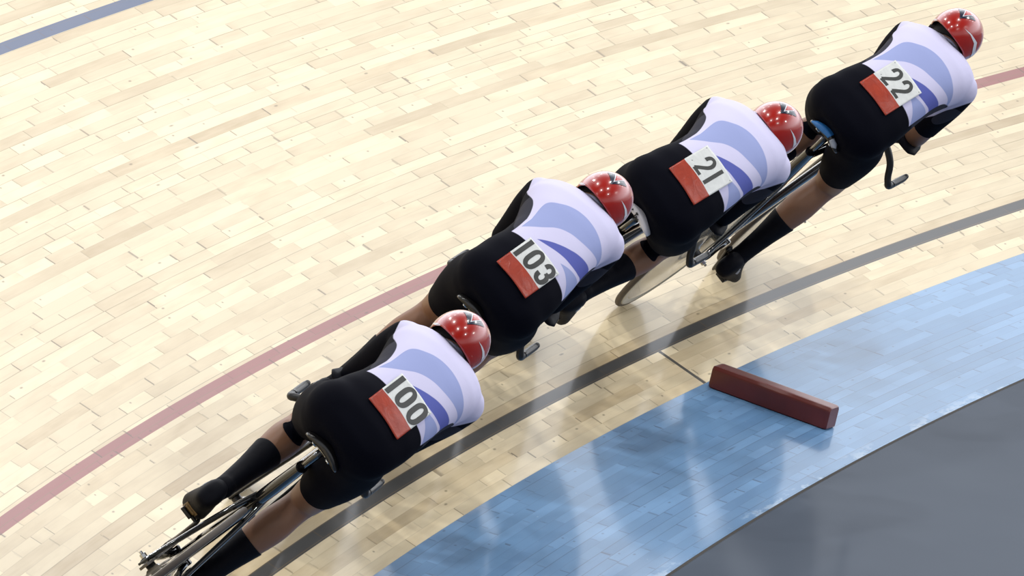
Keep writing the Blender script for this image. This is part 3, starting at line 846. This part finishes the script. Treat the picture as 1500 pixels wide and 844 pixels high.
        c.obj('cleat', M['cleat_tan'] if P.get('cleat') == s else M['carbon_matt'], so)
        # three slanted bars on the outside of the heel
        bv = BVHTree.FromPolygons([tuple(v.co) for v in so.data.vertices], [tuple(p.vertices) for p in so.data.polygons])
        g = Geo()
        for i in range(3):
            a0 = b_ - f_ * (.104 + .013 * i) + u_ * .026
            e1 = a0 + (u_ * .8 - f_ * .35) * (.012 + .010 * i); w_ = f_ * .0042
            top = []; m_ = 6
            for t_ in range(m_ + 1):
                for sg_ in (-1, 1):
                    q_ = a0 + (e1 - a0) * t_ / m_ + w_ * sg_
                    hit, _, _, _ = bv.ray_cast(Vector(q_ + V(s * .2, 0, 0)), Vector((-s, 0, 0)))
                    top.append((np.array(hit) if hit is not None else q_) + V(s * .0008, 0, 0))
            g.add((top, [(2 * t_, 2 * t_ + 1, 2 * t_ + 3, 2 * t_ + 2) for t_ in range(m_)]))
        lo_ = g.obj('heel_logo', M['badge_grey'], so, False)
        md_ = lo_.modifiers.new('t', 'SOLIDIFY'); md_.thickness = .0012; md_.offset = 0
    # ---- helmet -------------------------------------------------------------
    nu, nv = 56, 34
    hr = V(.0955, .128, .100)
    def hp(th, ph, k=1.0):
        # th: 0 top .. pi bottom, ph: azimuth from +x to +y(front)
        x, y, z = math.sin(th) * math.cos(ph), math.sin(th) * math.sin(ph), math.cos(th)
        ry = .118 if y > 0 else .142
        p = V(.0955 * x, ry * y, .101 * z) * k
        if y < 0: p[0] *= 1 - .10 * y * y                     # narrows to a short tail
        return hl(p[0], p[1] - .012, p[2] + .012)
    def thmax(ph):
        y = math.sin(ph)
        # brow high in front, ears low, nape tail a little higher
        return math.radians(np.interp(y, [-1, -.6, 0, .5, 1], [83, 92, 120, 108, 96]))
    rings = []
    for i in range(nv + 1):
        rings.append([hp(max(.002, thmax(2 * PI * j / nu) * i / nv), 2 * PI * j / nu) for j in range(nu)])
    inner = []
    for i in range(nv, -1, -1):
        inner.append([hp(max(.002, thmax(2 * PI * j / nu) * i / nv), 2 * PI * j / nu, .915) for j in range(nu)])
    # shell and lining
    rim = [[hp(thmax(2 * PI * j / nu) + .02, 2 * PI * j / nu, .965) for j in range(nu)]]
    hm = Geo(); hm.add(rings_to_mesh(rings + rim, cap=False)); helm = hm.obj('helmet', M['helmet'], root)
    li = Geo(); li.add(rings_to_mesh(rim + inner, cap=False)); li.obj('helmet_lining', M['helmet_in'], helm)
    vz = Geo()
    vr = []
    for i in range(8):
        th = math.radians(84 + 6.5 * i)
        vr.append([hp(th, math.radians(22 + 136 * j / 30), 1.012 - .006 * i) for j in range(31)])
    v_, f_ = [], []
    for i in range(8): v_ += vr[i]
    for i in range(7):
        for j in range(30): f_.append((i * 31 + j, i * 31 + j + 1, (i + 1) * 31 + j + 1, (i + 1) * 31 + j))
    vz.add((v_, f_)); vo = vz.obj('visor', M['visor'], helm)
    sdm = vo.modifiers.new('t', 'SOLIDIFY'); sdm.thickness = .002; sdm.offset = 0
    st = Geo()
    for s in (-1, 1):
        st.add(tube([hl(s * .083, -.02, -.05), hl(s * .068, .02, -.105), hl(s * .03, .045, -.134), hl(0, .05, -.138)], .005, 8, ref=(0, 1, 0), sub=4, flat=1.6))
    st.obj('chin_strap', M['helmet_in'], helm)
    # decals: outlines drawn on the shell
    hv = BVHTree.FromPolygons([tuple(map(float, q)) for q in hm.v], hm.f)
    def decal(name, outline, frm, right, up, mat, parent, off, cen):
        """outline in metres in the plane (right, up) through cen, dropped along -frm onto the shell; filled as a fan of small cells"""
        bm = bmesh.new()
        vs = [bm.verts.new((x, y, 0)) for x, y in outline]
        bm.faces.new(vs)
        bmesh.ops.triangulate(bm, faces=bm.faces[:])
        for it in range(5):
            long = [e for e in bm.edges if e.calc_length() > .007]
            if not long: break
            bmesh.ops.subdivide_edges(bm, edges=long, cuts=1, use_grid_fill=False)
            bmesh.ops.triangulate(bm, faces=[f for f in bm.faces if len(f.verts) > 3])
        bm.verts.index_update()
        pv = []
        ok = []
        for v in bm.verts:
            o3 = cen + right * v.co.x + up * v.co.y + frm * .4
            hit, nn, _, _ = hv.ray_cast(Vector(o3), Vector(-frm))
            ok.append(hit is not None)
            if hit is None:
                hit, nn, _, _ = hv.find_nearest(Vector(cen + right * v.co.x + up * v.co.y))
            if nn.dot(Vector(frm)) < 0: nn = -nn
            pv.append(np.array(hit) + np.array(nn) * off)
        fs = [tuple(v.index for v in f.verts) for f in bm.faces if any(ok[v.index] for v in f.verts)]
        bm.free()
        # orient outwards
        out = []
        for f in fs:
            a, b, c = (pv[i] for i in f[:3]); nr = np.cross(b - a, c - a)
            out.append(f if nr @ (np.mean([pv[i] for i in f], 0) - hc) > 0 else f[::-1])
        return link_mesh(name, pv, out, mat, parent, True)
    frm = nrm(Rm @ V(0, -.45, .89)); up = nrm(Rm @ V(0, .89, .45)); rt = Rm @ V(1, 0, 0)
    ex = P.get('emb_x', -.026)
    cen = hl(0, 0, .012)
    em = decal('helmet_emblem', [(ex, -.072), (ex + .038, -.010), (ex, .008), (ex - .038, -.010)], frm, rt, up, M['navy'], helm, .0012, cen)
    decal('emblem_white_wedge', [(ex + .000, -.056), (ex + .0165, -.004), (ex, .006), (ex - .0165, -.004)], frm, rt, up, M['white_paint'], em, .0020, cen)
    decal('emblem_red_wedge', [(ex + .000, -.047), (ex + .0130, -.006), (ex, .003), (ex - .0130, -.006)], frm, rt, up, M['red_paint'], em, .0028, cen)
    fv_, uv_, rv_ = nrm(V(0, -.90, .43)), nrm(V(0, .43, .90)), V(1, 0, 0)
    hcen = hl(0, 0, .012)
    if P.get('long_crescent'):
        rc = [(.013, .025), (.045, .034), (.074, .034), (.094, .010), (.098, -.028), (.091, -.002), (.071, .023), (.044, .029)]
    else:
        rc = [(.036, .032), (.054, .034), (.070, .033), (.085, .027), (.089, .010), (.079, .019), (.067, .026), (.052, .030)]
    decal('crescent', rc, fv_, rv_, uv_, M['white_paint'], helm, .0012, hcen)
    decal('crescent', [(-.072, -.027), (-.086, -.028), (-.097, -.034), (-.100, -.052), (-.090, -.040)], fv_, rv_, uv_, M['white_paint'], helm, .0012, hcen)
    # dark shell at the nape: hair and the neck's shade painted as one
    ha = shell('hair_neck_shade', {'neck': ('hi', .34), 'head': ('in',)}, .004, M['hair_neck_shade'], root)
    bmh = bmesh.new(); bmh.from_mesh(ha.data)
    Ri = np.linalg.inv(Rm)
    dead = [f for f in bmh.faces if (Ri @ (np.array(f.calc_center_median()) - hc))[1] > -.005 - .0 * 1]
    bmesh.ops.delete(bmh, geom=dead, context='FACES'); bmh.to_mesh(ha.data); bmh.free()
    # eyes
    for s in (-1, 1):
        e_ = Geo(); e_.add(ellipsoid(hl(s * .030, .080, -.014), V(.012, .012, .012), None, 14, 8)); e_.obj('eye', M['eye'], root)
    # ---- race number ---------------------------------------------------------
    sv = BVHTree.FromPolygons([tuple(v.co) for v in suit.data.vertices], [tuple(p.vertices) for p in suit.data.polygons])
    NBK = nrm(V(0, -.42, .91)); UPB = nrm(V(0, .91, .42)); RT = V(1, 0, 0)
    rot = P.get('bib_rot', 0.0)
    RTb = math.cos(rot) * RT + math.sin(rot) * UPB; UPb = -math.sin(rot) * RT + math.cos(rot) * UPB
    bc = V(P['bib'][0], 0, 0) + UPB * P['bib'][1]
    BW, BH = .150, P['bib'][2]
    gx, gy = 25, 27
    H = np.zeros((gy, gx))
    for j in range(gy):
        for i in range(gx):
            p0 = bc + RTb * BW * (i / (gx - 1) - .5) + UPb * BH * (j / (gy - 1) - .5) + NBK * 2.0
            hit, _, _, _ = sv.ray_cast(Vector(p0), Vector(-NBK))
            H[j, i] = (2.0 - (np.array(hit) - p0) @ (-NBK)) if hit is not None else np.nan
    H = np.where(np.isnan(H), np.nanmin(H), H)
    raw = H.copy()
    for it in range(30):
        Pd = np.pad(H, 1, mode='edge')
        # edge pad by linear extension keeps the card flat at its rim
        H = np.maximum(.25 * (Pd[:-2, 1:-1] + Pd[2:, 1:-1] + Pd[1:-1, :-2] + Pd[1:-1, 2:]), raw)
    def bib_pt(a, b, off):
        x, y = np.clip(a, 0, 1) * (gx - 1), np.clip(b, 0, 1) * (gy - 1); i, j = min(int(x), gx - 2), min(int(y), gy - 2); fx, fy = x - i, y - j
        h = (H[j, i] * (1 - fx) + H[j, i + 1] * fx) * (1 - fy) + (H[j + 1, i] * (1 - fx) + H[j + 1, i + 1] * fx) * fy
        return bc + RTb * BW * (a - .5) + UPb * BH * (b - .5) + NBK * (h + off)
    vs = [bib_pt(i / (gx - 1), j / (gy - 1), .0035) for j in range(gy) for i in range(gx)]
    fs = [(j * gx + i, j * gx + i + 1, (j + 1) * gx + i + 1, (j + 1) * gx + i) for j in range(gy - 1) for i in range(gx - 1)]
    bib = link_mesh('race_number', vs, fs, M['bib'], root)
    uvl = bib.data.uv_layers.new(name='UVMap')
    for lp in bib.data.loops:
        q = lp.vertex_index; uvl.data[lp.index].uv = ((q % gx) / (gx - 1), (q // gx) / (gy - 1))
    sm_ = bib.modifiers.new('t', 'SOLIDIFY'); sm_.thickness = .0012; sm_.offset = -1
    DG = {'1': [[(.5, 0), (.5, 1)]],
          '0': [[(.5 + .5 * math.cos(a) * 1.0, .5 + .5 * math.copysign(abs(math.sin(a)) ** .62, math.sin(a))) for a in np.linspace(PI / 2, PI / 2 + 2 * PI, 41)]],
          '2': [[(.02, .70), (.05, .84), (.18, .96), (.42, 1.0), (.68, .98), (.90, .86), (.96, .70), (.86, .54), (.60, .36), (.30, .18), (.06, .02)], [(.0, .0), (1.0, .0)]],
          '3': [[(.02, .72), (.08, .88), (.25, .98), (.5, 1.0), (.78, .95), (.94, .80), (.92, .64), (.76, .55), (.48, .53)], [(.48, .53), (.80, .49), (.97, .36), (.96, .18), (.80, .04), (.5, 0), (.22, .03), (.04, .14), (.0, .30)]]}
    txt = P['number']; dh = P.get('dh', .090); sw = P.get('stroke', .0175)
    wd = {'1': .014, '0': .034, '2': .034, '3': .034}
    gap = .0125
    wid = [wd[c] for c in txt]; tot = sum(wid) + (sw + gap - .004) * (len(txt) - 1)
    x0 = P.get('digit_x', 0.0) - tot / 2
    for ch, w_ in zip(txt, wid):
        g = Geo()
        for path in DG[ch]:
            if len(path) > 3: path = [tuple(q) for q in smooth_path([V(a, b) for a, b in path], 4)]
            else: path = [tuple(V(path[0]) + (V(path[1]) - V(path[0])) * t) for t in np.linspace(0, 1, 8)]
            pts = [V(x0 + a * (w_ if ch != '1' else 0) + (w_ / 2 if ch == '1' else 0), .0 + b * (dh - sw) + sw / 2) for a, b in path]
            if ch == '1': pts[0] = pts[0] - V(0, sw / 2); pts[-1] = pts[-1] + V(0, sw / 2)
            closed = np.linalg.norm(pts[0] - pts[-1]) < 1e-6
            top, bot = [], []
            for i in range(len(pts)):
                a = pts[i - 1] if i > 0 else (pts[-2] if closed else pts[0]); b = pts[i + 1] if i < len(pts) - 1 else (pts[1] if closed else pts[-1])
                t = nrm(b - a); nn = V(-t[1], t[0]) * sw / 2
                for lst, sg in ((top, 1), (bot, -1)):
                    q = pts[i] + nn * sg; lst.append(q)
            vv = []
            for q in top + bot:
                vv.append(bib_pt(q[0] / BW + .5, (.385 + (q[1] + P.get('digit_y', .003)) / BH), .0043))
            m_ = len(top)
            g.add((vv, [(m_ + i, m_ + i + 1, i + 1, i) for i in range(m_ - 1)]))
        link_mesh('digit', g.v, g.f, M['ink'], bib, False)
        x0 += w_ + sw + gap - .004
    return dict(suit=suit, unplace=unplace)

# ------------------------------------------------------------------ riders and bikes
TEAM = [
    dict(number='100', mid=.028, sway=.016, roll=.10, lift=.0, head_x=-0.015, head_z=1.258, s=0.4382, arc=-5.0524, lean=0.37546, yaw=0.0035, clock=11.0, saddle='black', bib=(.031, .374, .191), dh=.110, stroke=.0175, cleat=-1,
         person='cyclist with number 100 on the lower back, last of the four in the line',
         bike='black track bicycle with a black saddle under the rider numbered 100'),
    dict(number='103', mid=-.008, sway=-.055, roll=.28, lift=.012, head_x=-0.051, head_z=1.272, s=0.5202, arc=-3.0449, lean=0.37148, yaw=-0.01215, clock=4.4, saddle='black', bib=(-.010, .315, .182), dh=.104, stroke=.0165,
         person='cyclist with number 103 on the lower back, between riders 100 and 21',
         bike='black track bicycle ridden by the cyclist numbered 103, mostly hidden behind rider 100'),
    dict(number='21', mid=.003, sway=-.032, roll=.21, lift=.012, head_x=-0.013, head_z=1.258, s=0.5567, arc=-1.2154, lean=0.39901, yaw=0.0003, clock=4.9, saddle='white', bib=(.003, .357, .211), dh=.110, stroke=.0140,
         person='cyclist with number 21 on the lower back, second in the line behind rider 22',
         bike='black track bicycle with a white saddle under the rider numbered 21'),
    dict(number='22', mid=.006, sway=-.012, roll=.14, lift=.022, head_x=-0.050, head_z=1.288, s=0.4464, arc=0.5775, lean=0.31353, yaw=-0.0054, clock=10.7, long_crescent=True, saddle='blue', cuff=.80, bib=(.006, .394, .209), dh=.110, stroke=.0145,
         person='cyclist with number 22 on the lower back, leading the line of four riders',
         bike='black track bicycle with a blue and black saddle under the leading rider numbered 22'),
]
RIDERS = []
def build_team():
    for P in TEAM:
        m = frame_at(P['s'], P['arc'], P['lean'], P['yaw']) @ Matrix.Translation((0, 0, .004))
        b = empty('track_bicycle', m); tag(b, P['bike'], 'bicycle', 'track bicycles of the team')
        make_bike(b, P['clock'], P['saddle'])
        p = empty('person', m); tag(p, P['person'], 'person', 'team of four track cyclists')
        RIDERS.append(make_rider(p, P))

# ------------------------------------------------------------------ light and camera
def build_light():
    w = D.worlds.new('arena'); bpy.context.scene.world = w; w.use_nodes = True
    t = w.node_tree; bg = t.nodes['Background']
    tc = t.nodes.new('ShaderNodeTexCoord'); sx = t.nodes.new('ShaderNodeSeparateXYZ'); t.links.new(tc.outputs['Generated'], sx.inputs[0])
    cr = t.nodes.new('ShaderNodeValToRGB'); t.links.new(sx.outputs[2], cr.inputs[0])
    e = cr.color_ramp.elements
    e[0].position = 0.0; e[0].color = (.5, .5, .52, 1)
    e[1].position = 1.0; e[1].color = (.08, .08, .09, 1)
    for pos, c in ((.06, .8), (.16, 2.2), (.40, 2.2), (.58, .8), (.72, .25)):
        q = e.new(pos); q.color = (c * .96, c * .99, c * 1.05, 1)
    mr = t.nodes.new('ShaderNodeMapRange'); mr.interpolation_type = 'SMOOTHSTEP'; t.links.new(sx.outputs[1], mr.inputs[0])
    for i_, v_ in ((1, -.25), (2, .65), (3, .32), (4, 1.0)): mr.inputs[i_].default_value = v_
    ml = t.nodes.new('ShaderNodeMix'); ml.data_type = 'RGBA'; ml.blend_type = 'MULTIPLY'; ml.inputs[0].default_value = 1.0
    t.links.new(cr.outputs[0], ml.inputs[6]); t.links.new(mr.outputs[0], ml.inputs[7])
    t.links.new(ml.outputs[2], bg.inputs[0]); bg.inputs[1].default_value = WORLD
    def lamp(loc, power, sx_, sy_):
        l = D.lights.new('arena_lamp', 'AREA'); l.shape = 'RECTANGLE'; l.size = sx_; l.size_y = sy_; l.energy = power
        l.color = (1.0, .99, .965)
        o = D.objects.new('arena_lamp', l); COL.objects.link(o)
        o.location = loc
        d = Vector((-.5, -1.5, .5)) - o.location
        o.rotation_euler = d.to_track_quat('-Z', 'Y').to_euler()
    # roof rig overhead and round the bend
    for ring, (rad, z, n, pw) in enumerate(((6.0, 14.0, 4, 1.4), (16.0, 15.0, 6, 1.7))):
        for i in range(n):
            a = 2 * PI * (i + .35 * ring) / n + random.uniform(-.35, .35); rr = rad * random.uniform(.7, 1.35)
            lamp((-.5 + rr * math.cos(a), -1.5 + rr * math.sin(a), z), LAMP * pw, random.uniform(.4, 1.1), .3)
    # floodlights high over the far straight
    for el, azs in ((29, (-42, -28, -14, 0, 14, 28)), (37, (-36, -14, 8, 30))):
        for az in azs:
            d_ = 38.0; a, e_ = math.radians(az), math.radians(el)
            lamp((-.5 + d_ * math.sin(a) * math.cos(e_), -1.5 + d_ * math.cos(a) * math.cos(e_), d_ * math.sin(e_)), FLOOD, 2.0, .8)
WORLD, LAMP, FLOOD = 1.15, 225.0, 50.0
def build_camera():
    c = D.cameras.new('camera'); o = D.objects.new('camera', c); COL.objects.link(o)
    az, el, ro = -.3621630757241016, .2185269255285768, .11091178985148437
    f = V(math.sin(az) * math.cos(el), math.cos(az) * math.cos(el), -math.sin(el))
    r = V(math.cos(az), -math.sin(az), 0); u = np.cross(r, f)
    cs, sn = math.cos(ro), math.sin(ro)
    r, u = cs * r + sn * u, -sn * r + cs * u
    m = Matrix.Identity(4); p = V(11.622367682731053, -32.68565242044961, 7.96653759306883 + Z0)
    for i in range(3): m[i][0], m[i][1], m[i][2], m[i][3] = r[i], u[i], -f[i], p[i]
    o.matrix_world = m
    c.sensor_width = 36.0; c.lens = 14819.18 / 1500 * 36.0; c.clip_end = 400
    bpy.context.scene.camera = o
    vs = bpy.context.scene.view_settings
    bpy.context.scene.display_settings.display_device = 'sRGB'
    vs.view_transform = 'Standard'; vs.look = 'None'; vs.gamma = 1.0; vs.use_curve_mapping = False; vs.exposure = EXPOSURE
EXPOSURE = 0.0

build_materials()
build_setting()
build_block()
build_team()
build_light()
build_camera()
